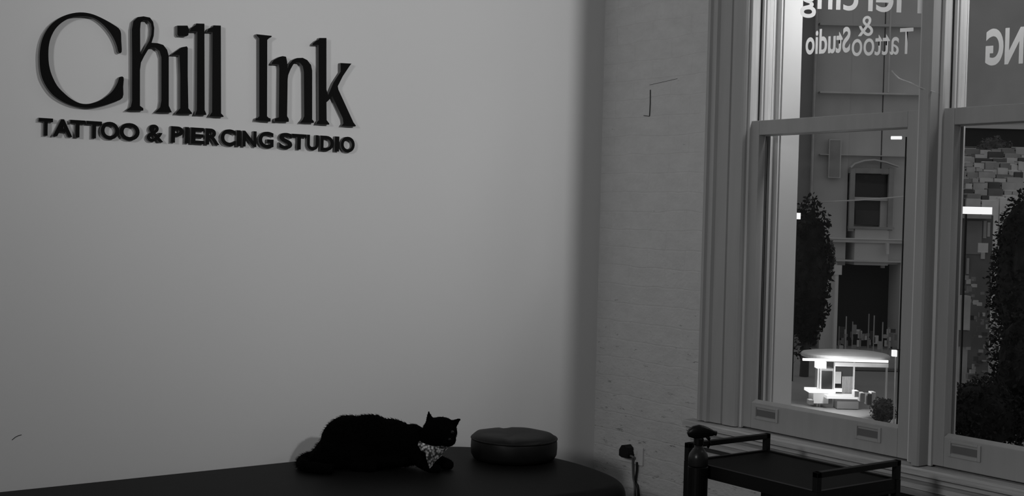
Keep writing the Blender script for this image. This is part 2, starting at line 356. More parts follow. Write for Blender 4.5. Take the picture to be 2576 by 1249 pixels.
# ------------------------------------------------------------------ wall sign letters
to_wall = Matrix(((0, 0, 1, 0), (1, 0, 0, 0), (0, 1, 0, 0), (0, 0, 0, 1)))   # local x->world y, y->z, z->x
LT = .020
def px_poly(pts, crop):
    ox, oy, s = crop; out = []
    for X, Y in pts:
        p = U(ox+X/s, oy+Y/s, 0, LT); out.append((p.y, p.z))
    return out
K1, K2 = (60, 10, 3.122), (540, 60, 3.5675)
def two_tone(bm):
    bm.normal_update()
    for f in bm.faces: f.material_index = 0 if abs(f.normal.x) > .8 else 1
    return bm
big = [
 ('C', K1, [[(757,208),(700,160),(600,105),(520,75),(440,66),(360,78),(290,105),(220,155),(170,220),(140,290),(125,370),(123,450),(130,530),(150,600),(190,670),(240,725),(310,770),(390,802),(470,815),(540,815),(620,800),(700,775),(775,738),(780,650),(783,577),(750,577),(735,620),(700,680),(650,725),(590,762),(510,785),(440,780),(370,745),(310,695),(260,640),(220,560),(200,490),(193,420),(195,340),(210,270),(245,200),(300,145),(370,108),(450,97),(530,105),(590,135),(650,190),(700,260),(730,330),(742,378),(768,378),(765,290)]],
   'tall black raised capital C starting the large wall sign'),
 ('h', K1, [[(805,835),(840,808),(850,760),(850,400),(848,200),(860,135),(895,103),(940,97),(990,107),(1015,140),(1024,190),(1020,250),(1003,305),(1050,308),(1095,322),(1125,360),(1138,410),(1138,800),(1162,852),(1030,852),(1070,812),(1080,760),(1080,420),(1065,370),(1030,343),(1000,343),(975,360),(945,410),(920,460),(912,520),(912,800),(938,820),(938,838),(805,838)],
            [(913,200),(918,145),(940,128),(975,130),(998,155),(1003,190),(1000,240),(985,290),(965,325),(925,395),(914,385)]],
   'black raised looped letter h beside the capital C'),
 ('dot_i', K1, None, ''),
 ('l', K1, [[(1300,218),(1312,190),(1350,165),(1355,153),(1418,155),(1420,835),(1432,862),(1432,872),(1345,872),(1358,835),(1362,218)]],
   'tall black raised letter l right after the dotted i'),
 ('l', K1, [[(1436,222),(1450,195),(1485,180),(1490,168),(1547,170),(1549,860),(1568,880),(1568,888),(1455,884),(1478,850),(1482,222)]],
   'tall black raised letter l ending the first big word'),
 ('I', K2, [[(375,93),(512,108),(510,118),(485,132),(472,145),(470,830),(485,845),(502,850),(502,878),(365,868),(367,850),(385,845),(400,830),(400,130),(378,108)]],
   'black raised capital I starting the second big word'),
 ('n', K2, [[(510,355),(530,325),(580,298),(610,290),(640,295),(650,340),(655,400),(665,365),(700,325),(740,307),(790,305),(830,325),(865,370),(875,420),(875,860),(890,875),(890,890),(765,888),(790,860),(803,830),(800,430),(790,380),(765,350),(735,345),(705,365),(680,410),(660,460),(655,500),(650,830),(665,855),(665,880),(540,878),(540,852),(575,840),(580,400),(575,365),(515,362)]],
   'black raised lower case n between the big I and k'),
 ('k', K2, [[(877,180),(905,155),(935,140),(940,127),(1003,127),(1003,590),(1018,640),(1065,530),(1130,430),(1130,352),(1228,357),(1210,380),(1150,470),(1105,560),(1110,590),(1245,885),(1268,915),(1262,922),(1138,916),(1155,895),(1150,850),(1055,650),(1020,690),(1003,705),(1005,865),(1028,895),(1028,905),(912,900),(920,880),(935,865),(932,190),(880,192)]],
   'black raised letter k ending the second big word'),
]
GB, GS = 'large raised letters of the wall sign', 'small raised capitals under the large sign letters'
for nm, crop, polys, lab in big:
    if nm == 'dot_i':
        r = empty('sign_letter', (0, U(470, 290, 0, 0).y, U(470, 290, 0, 0).z), label='black raised letter i with a square dot, before two tall l letters', category='sign letter', group=GB)
        for part, pl in (('stem', [(1157,400),(1185,378),(1240,340),(1280,333),(1287,345),(1287,560),(1292,820),(1320,855),(1320,865),(1192,865),(1195,855),(1228,820),(1228,560),(1222,402)]),
                         ('dot', [(1205,170),(1285,170),(1295,195),(1292,245),(1280,253),(1215,253),(1205,240)])):
            bm = smooth_mesh_from_curve([px_poly(pl, crop)], LT/2, Matrix.Translation((LT/2+.0005, 0, 0)) @ to_wall)
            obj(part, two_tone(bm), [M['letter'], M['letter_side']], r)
        continue
    P = []
    for pl in polys:
        q = px_poly(pl, crop)
        P.append([tuple(v) for v in catmull([Vector((a, b, 0)) for a, b in q], 3)] if nm in ('C',) else q)
    P = [[(p[0], p[1]) for p in pl] for pl in P]
    bm = smooth_mesh_from_curve(P, LT/2, Matrix.Translation((LT/2+.0005, 0, 0)) @ to_wall)
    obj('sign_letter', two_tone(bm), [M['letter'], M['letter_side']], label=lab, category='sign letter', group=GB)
small = [('T', 97, 133), ('A', 133, 182), ('T', 176, 214), ('T', 217, 256), ('O', 253, 299), ('O', 300, 351), ('&', 369, 411),
         ('P', 430, 461), ('I', 465, 475), ('E', 480, 513), ('R', 517, 552), ('C', 555, 592), ('I', 595, 605), ('N', 610, 645), ('G', 650, 688),
         ('S', 702, 735), ('T', 734, 770), ('U', 772, 801), ('D', 806, 839), ('I', 842, 853), ('O', 857, 892)]
slab = ['capital T, leftmost in the lower line of the sign', 'capital A, the only A, in the lower line of the sign', 'capital T right after the A in the lower sign line',
        'capital T before the pair of O letters in the lower sign line', 'capital O, first of the pair, right after a T', 'capital O just left of the ampersand',
        'ampersand between the first and second small words', 'capital P right after the ampersand', 'capital I between the P and the E', 'capital E in the lower sign line',
        'capital R in the lower sign line', 'capital C in the lower sign line', 'capital I between the C and the N', 'capital N in the lower sign line', 'capital G ending the middle small word',
        'capital S starting the last small word', 'capital T right after the S in the last small word', 'capital U in the last small word', 'capital D in the last small word',
        'capital I between the D and the final O', 'capital O, rightmost letter of the sign']
for (c, a, b), lab in zip(small, slab):
    top = lambda x: 296.5+.0630*(x-100)
    bot = lambda x: 341.5+.0545*(x-115)
    e = 1 if c in 'OCGS&' else 0
    A = U(a, bot(a)+e, 0, .016); Bq = U(b, bot(b)+e, 0, .016); T = U(a, top(a)-e, 0, .016)
    g = glyph_mesh(c, .1, .032 if c != '&' else .02)
    fit(g, Vector((.0005, A.y, A.z)), Vector((0, Bq.y-A.y, Bq.z-A.z)), Vector((0, 0, T.z-A.z)), Vector((1, 0, 0)), .0155)
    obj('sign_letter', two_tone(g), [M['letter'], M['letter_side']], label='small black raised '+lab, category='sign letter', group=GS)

# ------------------------------------------------------------------ treatment bed
def rounded_slab(outline, z0, z1, r, seg=6):
    """outline (x,y) closed; top edge rounded by r"""
    bm = B(); n = len(outline); cx = sum(p[0] for p in outline)/n; cy = sum(p[1] for p in outline)/n
    nor = []
    for i in range(n):
        t = Vector(outline[(i+1) % n])-Vector(outline[i-1]); nn = Vector((t.y, -t.x)).normalized()
        if nn.dot(Vector(outline[i])-Vector((cx, cy))) < 0 and False: nn = -nn
        nor.append(nn)
    area = sum(outline[i][0]*outline[(i+1) % n][1]-outline[(i+1) % n][0]*outline[i][1] for i in range(n))
    if area < 0: nor = [-q for q in nor]
    lev = [(r*(1-math.sin(math.pi/2*k/seg)), z0+r*(1-math.cos(math.pi/2*k/seg))) for k in range(seg+1)]
    lev += [(r*(1-math.cos(math.pi/2*k/seg)), z1-r*(1-math.sin(math.pi/2*k/seg))) for k in range(seg+1)]
    rings = [[bm.verts.new((p[0]-q.x*ins, p[1]-q.y*ins, z)) for p, q in zip(outline, nor)] for ins, z in lev]
    for A, Bq in zip(rings, rings[1:]):
        for k in range(n): bm.faces.new((A[k], A[(k+1) % n], Bq[(k+1) % n], Bq[k]))
    bm.faces.new(rings[0][::-1]); bm.faces.new(rings[-1]); return bm
ZB = .64
bed = empty('treatment_bed', (.5, -2.2, 0), label='long black padded bed with a rounded end along the sign wall', category='bed')
ol = catmull([(.012, -3.7, 0), (.012, -2.4, 0), (.012, -1.1, 0), (.03, -.86, 0), (.15, -.70, 0), (.34, -.605, 0), (.56, -.565, 0), (.80, -.585, 0), (.97, -.655, 0), (1.055, -.80, 0), (1.055, -1.2, 0), (1.05, -2.4, 0), (1.05, -3.7, 0)], 5)
ol = [(max(p.x, .012), min(max(p.y, -3.72), -.5)) for p in ol]
obj('padded_top', rounded_slab(ol, ZB-.15, ZB, .05), M['bed'], bed, smooth=True)
bm = B(); bx(bm, .15, .92, -3.5, -.95, ZB-.21, ZB-.152); obj('bed_frame', bm, M['metal'], bed)
for x in (.18, .86):
    for y in (-3.4, -1.02): obj('leg', bx(B(), x, x+.045, y, y+.045, 0, ZB-.212), M['metal'], bed)
# round cushion
CC = (.417, -.765, ZB)
R = .173
prof = [(R*.80, .001), (R*.94, .006), (R*.99, .022), (R, .05), (R*.995, .072), (R*.965, .088), (R*.90, .097), (R*.7, .101), (R*.4, .100), (R*.06, .097)]
bm = lathe(B(), prof, CC, 56)
for v in bm.verts:
    l = v.co-Vector(CC); k = noise.noise(l*14)*.002+noise.noise(l*6+Vector((3, 1, 2)))*.004
    if l.z > .05: v.co.z += k - .006*math.exp(-((l.x*.6+l.y+.03)/.02)**2)
cu = obj('round_cushion', bm, M['cushion'], smooth=True, label='low round black cushion lying on the bed right of the cat', category='cushion')
bm = B(); tube(bm, [(CC[0]+R*.985*math.cos(a*math.pi/24), CC[1]+R*.985*math.sin(a*math.pi/24), CC[2]+.083) for a in range(48)]+[(CC[0]+R*.985, CC[1], CC[2]+.083)], .004, 6)
obj('piping', bm, M['cushion'], cu, smooth=True)

# ------------------------------------------------------------------ cat
S = Vector((r0.x, r0.y, 0)).normalized(); Wd = -Vector((fw.x, fw.y, 0)).normalized(); Z = Vector((0, 0, 1))
CB = U(950, 1187, 2, ZB); CB.z = ZB
def cp(s, w, h): return CB + S*s + Wd*w + Z*h
ROT = Matrix((S, Wd, Z)).transposed()
def ell(bm, s, w, h, rs, rw, rh, tilt=0, yaw=0):
    r = bmesh.ops.create_icosphere(bm, subdivisions=3, radius=1)['verts']
    R_ = Matrix.Rotation(-math.radians(tilt), 3, 'Y') @ Matrix.Identity(3); Y_ = Matrix.Rotation(math.radians(yaw), 3, 'Z')
    for v in r:
        c = Y_ @ (R_ @ Vector((v.co.x*rs, v.co.y*rw, v.co.z*rh))); v.co = CB + ROT @ (c+Vector((s, w, h)))
def limb(bm, P, rr): tube(bm, [cp(*p) for p in P], 0, 12, rr)
def remeshed(bm, vox, it):
    me = D.meshes.new('t'); bm.to_mesh(me); bm.free(); o = D.objects.new('t', me); COL.objects.link(o)
    a = o.modifiers.new('r', 'REMESH'); a.mode = 'VOXEL'; a.voxel_size = vox
    b = o.modifiers.new('s', 'SMOOTH'); b.iterations = it; b.factor = .5
    dg = bpy.context.evaluated_depsgraph_get(); m2 = D.meshes.new_from_object(o.evaluated_get(dg))
    out = B(); out.from_mesh(m2); D.objects.remove(o); D.meshes.remove(me); D.meshes.remove(m2); return out
bm = B()
ell(bm, -.125, -.085, .100, .105, .085, .094, 18)
ell(bm, -.045, -.085, .106, .120, .083, .093)
ell(bm, .040, -.085, .098, .110, .078, .086, -10)
ell(bm, .115, -.080, .088, .075, .070, .080, -10)
ell(bm, .165, -.070, .082, .055, .052, .072, 8)
ell(bm, .195, -.055, .105, .045, .045, .055)
ell(bm, -.175, -.075, .060, .085, .085, .064, 35)
ell(bm, -.215, -.070, .040, .055, .070, .042, 20)
ell(bm, -.115, -.020, .055, .085, .035, .055, 10)      # near thigh
ell(bm, .0, -.08, .035, .17, .085, .035)               # belly on the bed
limb(bm, [(-.10, .0, .02), (-.04, .01, .016), (-.005, .012, .014)], [.024, .02, .014])     # hind foot
limb(bm, [(.13, -.03, .07), (.165, -.015, .035), (.20, .0, .018), (.235, .005, .014)], [.034, .026, .020, .014])   # near forearm and paw
limb(bm, [(.15, -.11, .06), (.21, -.09, .03), (.262, -.065, .018), (.278, -.06, .015)], [.030, .026, .022, .013])
HS, HW, HH = .227, -.035, .150
ell(bm, HS, HW, HH, .067, .055, .052, -6)
ell(bm, HS+.030, HW+.018, HH-.024, .034, .034, .030, -20)       # muzzle
ell(bm, HS-.022, HW+.022, HH-.018, .030, .028, .028)            # cheek
def ear(bm, base, tip, wide, thick):
    base, tip = Vector(base), Vector(tip); ax = tip-base
    for k in range(9):
        t = k/8; r_ = (1-t)**.85
        r = bmesh.ops.create_icosphere(bm, subdivisions=2, radius=1)['verts']
        c = base+ax*t
        for v in r: v.co = CB+ROT @ (c+Vector((v.co.x*wide*r_+0, v.co.y*thick*(.3+.7*r_), v.co.z*(.006+.008*r_))))
ear(bm, (HS-.034, HW, HH+.026), (HS-.045, HW+.004, HH+.078), .023, .011)
ear(bm, (HS+.030, HW, HH+.024), (HS+.079, HW+.004, HH+.050), .026, .012)
ear(bm, (HS+.040, HW, HH+.012), (HS+.074, HW+.004, HH+.044), .020, .012)
ell(bm, HS+.004, HW, HH+.034, .044, .036, .021, 0)
# tail curling round the rump and forward along the near side
tp = catmull([cp(-.19, -.10, .03), cp(-.262, -.07, .028), cp(-.285, -.02, .022), cp(-.262, .035, .02), cp(-.21, .065, .019), cp(-.155, .075, .018)], 6, False)
tube(bm, tp, 0, 12, [.030-.012*i/(len(tp)-1) for i in range(len(tp))])
bm = remeshed(bm, .0042, 5)
for v in bm.verts: v.co.z = max(v.co.z, ZB+.001)
furpts = [(v.co.copy(), v.normal.copy()) for v in random.sample(list(bm.verts), min(4200, len(bm.verts))) if v.co.z > ZB+.004]
org = cp(0, -.08, 0)
cat = empty('cat', org, math.atan2(S.y, S.x), label='black cat crouching on the bed with a floral bandana, head to the right', category='cat')
obj('body', bm, M['fur'], cat, smooth=True)
bm = B()
for p, nn in furpts:
    side = (p-org).dot(S)
    d = (nn + (-S)*.9 + Vector((0, 0, -.35)) + Vector([random.uniform(-.3, .3) for _ in range(3)])).normalized()
    ln = random.uniform(.006, .011)*(1.0 if side > .12 else 1.25)
    if side > .15: d = (nn+Vector([random.uniform(-.4, .4) for _ in range(3)])).normalized(); ln *= .45
    t = d.cross(nn); t = t.normalized() if t.length > .01 else S
    a = bm.verts.new(p+t*.0011-nn*.001); b = bm.verts.new(p-t*.0011-nn*.001); c = bm.verts.new(p+d*ln); e = bm.verts.new(p+nn*.0012)
    c.co.z = max(c.co.z, ZB+.001)
    bm.faces.new((a, b, c)); bm.faces.new((b, e, c)); bm.faces.new((e, a, c))
obj('fur', bm, M['fur'], cat, kind='stuff')
for s_ in (.006, .048):
    bm = B(); bmesh.ops.create_uvsphere(bm, u_segments=16, v_segments=10, radius=.0078)
    bm.transform(Matrix.Translation(cp(HS+s_, HW+.041+(.003 if s_ < .02 else -.006), HH+.004))); obj('eye', bm, M['eye'], cat, smooth=True)
bm = B(); bmesh.ops.create_icosphere(bm, subdivisions=2, radius=.006); bm.transform(Matrix.Translation(cp(HS+.040, HW+.052, HH-.020))); obj('nose', bm, M['nose'], cat, smooth=True)
# bandana: neck band and a hanging triangle in front of the chest
bm = B(); n = 40; rings = []
c0 = Vector((.190, -.062, .098))
for i in range(n):
    a = 2*math.pi*i/n; row = []
    for j, (dr, dz) in enumerate(((0, -.016), (.005, -.008), (.006, 0), (.003, .010), (-.002, .014))):
        rs, rw = .053+dr, .058+dr
        wob = .002*math.sin(7*a+j*1.3)
        row.append(bm.verts.new(CB+ROT @ (c0+Vector(((rs+wob)*math.cos(a)+.10*dz, (rw+wob)*math.sin(a), dz-.012*math.cos(a)-.010*math.sin(a))))))
    rings.append(row)
for i in range(n):
    for j in range(4): bm.faces.new((rings[i][j], rings[(i+1) % n][j], rings[(i+1) % n][j+1], rings[i][j+1]))
bd = obj('bandana', bm, M['floral'], cat, smooth=True)
bm = B(); N = 10; g = {}
P0, P1, P2 = Vector((.176, .012, .088)), Vector((.262, -.018, .092)), Vector((.196, .030, .022))
for i in range(N+1):
    for j in range(N+1-i):
        u_, v_ = i/N, j/N; q = P0*(1-u_-v_)+P1*u_+P2*v_
        q += Vector((0, .007*math.sin(u_*9+v_*3)+.012*math.sin(math.pi*min(1, u_+v_)), .002*math.sin(v_*12)))
        g[i, j] = bm.verts.new(CB+ROT @ q)
for i in range(N):
    for j in range(N-i):
        bm.faces.new((g[i, j], g[i+1, j], g[i, j+1]))
        if i+j < N-1: bm.faces.new((g[i+1, j], g[i+1, j+1], g[i, j+1]))
bmesh.ops.solidify(bm, geom=bm.faces[:], thickness=.0015)
obj('cloth_corner', bm, M['floral'], bd, smooth=True)

# ------------------------------------------------------------------ trolley
tx0, tx1, ty0, ty1, tz = 1.385, 1.955, -.765, -.365, .80
tr = empty('salon_trolley', ((tx0+tx1)/2, (ty0+ty1)/2, 0), label='black metal trolley with guard rails standing below the window', category='trolley')
w = .020
bm = B(); bx(bm, tx0+.001, tx1-.001, ty0+.001, ty1-.001, tz-.042, tz-.032); bx(bm, tx0+w, tx1-w, ty0, ty0+.014, tz-.032, tz+.002); bx(bm, tx0+w, tx1-w, ty1-.014, ty1, tz-.032, tz+.002)
bx(bm, tx0+.003, tx0+.016, ty0+w, ty1-w, tz-.032, tz+.002); bx(bm, tx1-.016, tx1-.003, ty0+w, ty1-w, tz-.032, tz+.002)
obj('tray_frame', bm, M['metal'], tr)
obj('tray', bx(B(), tx0+.014, tx1-.014, ty0+.012, ty1-.012, tz-.012, tz-.003), M['tray'], tr)
for x in (tx0, tx1-w):
    bm = B(); bx(bm, x, x+w, ty0, ty0+w, tz-.0, tz+.060); bx(bm, x, x+w, ty1-w, ty1, tz, tz+.060); bx(bm, x, x+w, ty0, ty1, tz+.042, tz+.060)
    obj('guard_rail', bm, M['metal'], tr, bevel=.002)
    for y in (ty0, ty1-w):
        l = obj('leg', bx(B(), x, x+w, y, y+w, .07, tz-.0005), M['metal'], tr)
        bm = lathe(B(), [(.026, -.008), (.030, -.004), (.030, .004), (.026, .008)], (0, 0, 0), 20); bm.transform(Matrix.Translation((x+w/2, y+w/2, .031)) @ Matrix.Rotation(math.pi/2, 4, 'X'))
        obj('castor', bm, M['plastic'], l)
bm = B()
for k in range(4): bx(bm, tx1-.015, tx1-.007, ty0+w, ty1-w, tz-.075-.032*k, tz-.052-.032*k)
obj('slatted_side', bm, M['metal'], tr)
obj('drawer_box', bx(B(), 1.72, tx1-.022, ty0+.03, ty1-.03, tz-.20, tz-.044), M['metal'], tr)
for z in (.50, .20): obj('lower_shelf', bx(B(), tx0+.004, tx1-.004, ty0+.004, ty1-.004, z-.02, z), M['metal'], tr)
# bottle holder and spray bottle at the near left corner
hx, hy = 1.487, -.800
hd = obj('bottle_holder', lathe(B(), [(.030, .0), (.033, .004), (.033, .205), (.0315, .206)], (hx, hy, tz-.205), 28), M['plastic'], tr, smooth=False)
sp = empty('spray_bottle', (hx, hy, tz+.0015), label='dark spray bottle with a trigger head at the trolley corner', category='bottle')
obj('bottle_body', lathe(B(), [(.029, 0), (.0325, .004), (.0325, .028), (.030, .040), (.022, .052), (.0145, .060), (.0135, .072)], (hx, hy, tz+.002), 28), M['clear'], sp, smooth=True)
obj('collar', lathe(B(), [(.016, 0), (.0165, .002), (.0165, .020), (.013, .023)], (hx, hy, tz+.072), 24), M['plastic'], sp)
bm = B(); Q = Vector((hx, hy, tz)); X_ = S
sec = [(-.038, .106, .112), (-.034, .098, .122), (-.020, .094, .132), (.0, .092, .137), (.016, .096, .134), (.032, .100, .128), (.046, .103, .121), (.050, .106, .118)]
rings = []
for s_, a, b in sec:
    hw = .012 if s_ < .03 else .008
    rings.append([bm.verts.new(Q+X_*s_+Wd*(hw*cx_)+Z*(((a+b)/2)+((b-a)/2)*cz_)) for cx_, cz_ in ((1, -.7), (1, .6), (.6, 1), (-.6, 1), (-1, .6), (-1, -.7), (-.6, -1), (.6, -1))])
for A, Bq in zip(rings, rings[1:]):
    for k in range(8): bm.faces.new((A[k], A[(k+1) % 8], Bq[(k+1) % 8], Bq[k]))
bm.faces.new(rings[0]); bm.faces.new(rings[-1][::-1])
hdv = obj('spray_head', bm, M['plastic'], sp, smooth=True)
obj('trigger', tube(B(), [Q+X_*.022+Z*.105, Q+X_*.034+Z*.092, Q+X_*.036+Z*.078, Q+X_*.030+Z*.062], 0, 8, [.007, .006, .005, .004]), M['plastic'], sp, smooth=True)
obj('nozzle', tube(B(), [Q+X_*.048+Z*.112, Q+X_*.058+Z*.110], .008, 10), M['plastic'], sp)

# ------------------------------------------------------------------ socket, plug, cables
a, b = U(1557, 1122, 1, -.008), U(1616, 1164, 1, -.008)
zs0, zs1 = .522, .602
so = obj('wall_socket', bx(B(), a.x, b.x, -.009, 0, zs0, zs1), M['socket'], bevel=.003, label='pale double wall socket on the rough plastered pier', category='socket')
bm = B(); bx(bm, a.x+.095, a.x+.125, -.0125, -.009, zs0+.045, zs0+.062); obj('rocker_switch', bm, M['socket'], so)
pc = U(1576, 1136, 1, -.03)
pl = empty('plug', (pc.x, -.010, pc.z-.02), label='black plug pushed into the wall socket with a hanging lead', category='plug')
bm = B(); prism(bm, [(pc.x-.030, pc.z-.022), (pc.x-.030, pc.z+.004), (pc.x-.014, pc.z+.026), (pc.x+.004, pc.z+.030), (pc.x+.022, pc.z+.018), (pc.x+.030, pc.z-.006), (pc.x+.030, pc.z-.026), (pc.x-.012, pc.z-.028)], 1, -.048, -.010)
obj('plug_body', bm, M['plastic'], pl, bevel=.004)
obj('lead', tube(B(), catmull([Vector((pc.x+.026, -.032, pc.z-.016)), Vector((pc.x+.046, -.030, pc.z-.020)), U(1592, 1160, 1, -.02), U(1593, 1200, 1, -.008), U(1597, 1249, 1, -.006), Vector((.28, -.006, .02))], 6, False), .0052, 8), M['cable'], pl, smooth=True)
obj('power_cable', tube(B(), catmull([U(1602, 1164, 1, -.014), U(1602, 1184, 1, -.012), U(1599, 1215, 1, -.010), U(1606, 1249, 1, -.009), Vector((.35, -.009, .01))], 6, False), .0055, 8), M['cable_b'], smooth=True,
    label='thin black cable hanging down the pier right of the grey lead', category='cable')

# ================================================================== the street outside
GZ = -5.7
RZ = math.atan2(S.y, S.x); FD = Vector((fw.x, fw.y, 0)).normalized()
OR = Matrix((S, FD, Z)).transposed()
def pbox(bm, x0, y0, x1, y1, d, dep, d0=0):
    """box whose front face fills the given outline at forward distance d (+d0), dep deep"""
    d = d+d0; yc = (y0+y1)/2; xc = (x0+x1)/2
    a, b = Wp(x0, yc, d), Wp(x1, yc, d); t, u_ = Wp(xc, y0, d), Wp(xc, y1, d)
    s0, s1 = a.dot(S), b.dot(S); f0 = (a.dot(FD)+b.dot(FD))/2
    r = bmesh.ops.create_cube(bm, size=1)['verts']
    for v in r: v.co = OR @ Vector((s0+(v.co.x+.5)*(s1-s0), f0+(v.co.y+.5)*dep, u_.z+(v.co.z+.5)*(t.z-u_.z)))
    return bm
def street(name, px, d, label, cat, group=None, z=GZ):
    p = Wp(px, 600, d); p.z = z
    return empty(name, p, RZ, label=label, category=cat, group=group)
gm = B(); bx(gm, -260, 120, 1.2, 330, GZ-.3, GZ); obj('street_ground', gm, M['asphalt'], kind='structure')
DF = 74
def ypx(z, px, d):      # frame row of height z at distance d
    p = Wp(px, 600, d); k = Wp(px, 601, d); return 600+(z-p.z)/(k.z-p.z)
yb = ypx(GZ, 2160, DF)
# pale building with the arched window
bA = street('townhouse', 2180, DF, 'pale rendered townhouse across the street with a sash window above a dark shopfront', 'building')
bm = B(); pbox(bm, 2063, -900, 2150, 668, DF, 9); pbox(bm, 2235, -900, 2345, 668, DF, 9); pbox(bm, 2150, -900, 2235, 436, DF, 9); pbox(bm, 2150, 571, 2235, 668, DF, 9); pbox(bm, 2150, 430, 2235, 580, DF, 8, .9)
pbox(bm, 2063, 660, 2103, yb, DF, 9); pbox(bm, 2262, 660, 2345, yb, DF, 9)
obj('front_wall', bm, M['facade'], bA)
obj('shop_recess', pbox(B(), 2103, 655, 2262, yb, DF, 5, 2.2), M['shopdark'], bA)
wf = obj('window_surround', pbox(pbox(pbox(pbox(B(), 2138, 424, 2150, 582, DF, .25, -.07), 2235, 424, 2247, 582, DF, .25, -.07), 2138, 424, 2247, 437, DF, .25, -.07), 2136, 571, 2250, 577, DF, .35, -.12), M['tone3'], bA)
obj('upper_pane', pbox(B(), 2152, 439, 2233, 496, DF, .05, .3), M['windark'], wf)
obj('lower_pane', pbox(B(), 2150, 505, 2232, 566, DF, .05, .5), M['windark'], wf)
obj('blind', pbox(B(), 2152, 530, 2230, 566, DF, .03, .46), M['tone0'], wf)
obj('meeting_rail', pbox(B(), 2148, 497, 2236, 505, DF, .2, .1), M['facade'], wf)
bm = B(); q = [Wp(x, y, DF-.25) for x, y in ((2140, 420), (2150, 410), (2175, 402), (2200, 400), (2230, 406), (2262, 418), (2262, 421), (2230, 410), (2200, 404), (2175, 406), (2152, 413), (2142, 423))]
A = [bm.verts.new(p) for p in q]; C = [bm.verts.new(p+FD*.4) for p in q]
for i in range(len(A)): bm.faces.new((A[i], A[(i+1) % len(A)], C[(i+1) % len(A)], C[i]))
bm.faces.new(A); bm.faces.new(C[::-1]); obj('window_arch', bm, M['facade'], bA)
for y0, y1, m_, o in ((601, 604, 'facade_l', -.2), (604, 612, 'facade', -.12), (656, 660, 'facade', -.25), (391, 393, 'facade', -.1), (233, 237, 'roofw', -.3), (60, 66, 'facade', -.3)):  # the pale roofw one stands in for a line reflected in the pane
    obj('string_course', pbox(B(), 2063, y0, 2345, y1, DF, .6, o), M[m_], bA)
obj('reflection_line', pbox(B(), 2236.5, 8, 2240, 232, DF, .2, -.3), M['roofw'], bA)  # pale strip added on the facade for a reflection in the pane
obj('wall_lamp', pbox(B(), 2230, 612, 2237, 640, DF, .3, -.5), M['tone5'], bA)
obj('shop_pillar', pbox(B(), 2099, 690, 2107, yb, DF, .5, -.3), M['facade_l'], bA)
obj('pillar_box', pbox(B(), 2099, 668, 2118, 692, DF, .5, -.4), M['facade_l'], bA)
obj('hanging_sign', pbox(B(), 2217, 662, 2226, 675, DF, .2, .5), M['tone4'], bA)
wv = obj('upper_window', pbox(B(), 2085, 350, 2116, 448, DF, .2, -.1), M['facade'], bA); obj('upper_window_pane', pbox(B(), 2088, 353, 2113, 445, DF, .1, -.13), M['tone3'], wv)
# overhead cable
obj('overhead_cable', tube(B(), [Wp(2064, 508, DF-.03), Wp(2100, 507, DF-.5), Wp(2160, 504, DF-.7), Wp(2250, 497, DF-.6), Wp(2343, 488, DF-.03)], .045, 6), M['roofw'], label='pale overhead cable crossing in front of the townhouse window', category='cable')
# dark building left of it
bB = street('dark_building', 2030, 73.4, 'plain dark building seen between the window reveal and the pale townhouse', 'building')
obj('front_wall', pbox(B(), 1860, -900, 2058, ypx(GZ, 1960, 73.4), 73.4, 8), M['facade_d'], bB)
obj('ledge', pbox(B(), 1860, 509, 2056, 513, 73.4, .4, -.35), M['tone3'], bB); obj('corner_pipe', pbox(B(), 2052, -300, 2056, 512, 73.4, .3, -.3), M['tone4'], bB)
# building on the right, upper part
bC = street('grey_building', 2500, 95, 'tall plain grey building rising behind the cluttered right window view', 'building')
obj('front_wall', pbox(B(), 2380, -1400, 2980, ypx(GZ, 2600, 95), 95, 8), M['facade'], bC)
obj('eaves', pbox(B(), 2380, 318, 2980, 328, 95, 1, -.9), M['facade_l'], bC); obj('fascia', pbox(B(), 2380, 329, 2980, 372, 95, .8, -.6), M['shopdark'], bC)
t_ = street('tube_reflection', 2255, 40, 'bright tube on an added pole, standing in for a reflection at the top right of the left lower pane', 'reflection')  # glowing tube outside in place of a ceiling tube reflected in the pane
obj('glint_tube', tube(B(), [Wp(2242, 347, 40), Wp(2268, 347, 40)], .055, 10), M['lit'], t_)
obj('pole', pbox(B(), 2266, 345, 2269, ypx(GZ, 2268, 40), 40, .05, .06), M['metal'], t_)
t_ = street('lit_sign', 2007, 58, 'small bright square sign on a post beside the dark tree', 'sign')
obj('sign_box', pbox(B(), 2001, 536, 2014, 552, 58, .3), M['lit'], t_)
obj('post', pbox(B(), 1999, 534, 2001, ypx(GZ, 2000, 58), 58, .08, .1), M['metal'], t_)

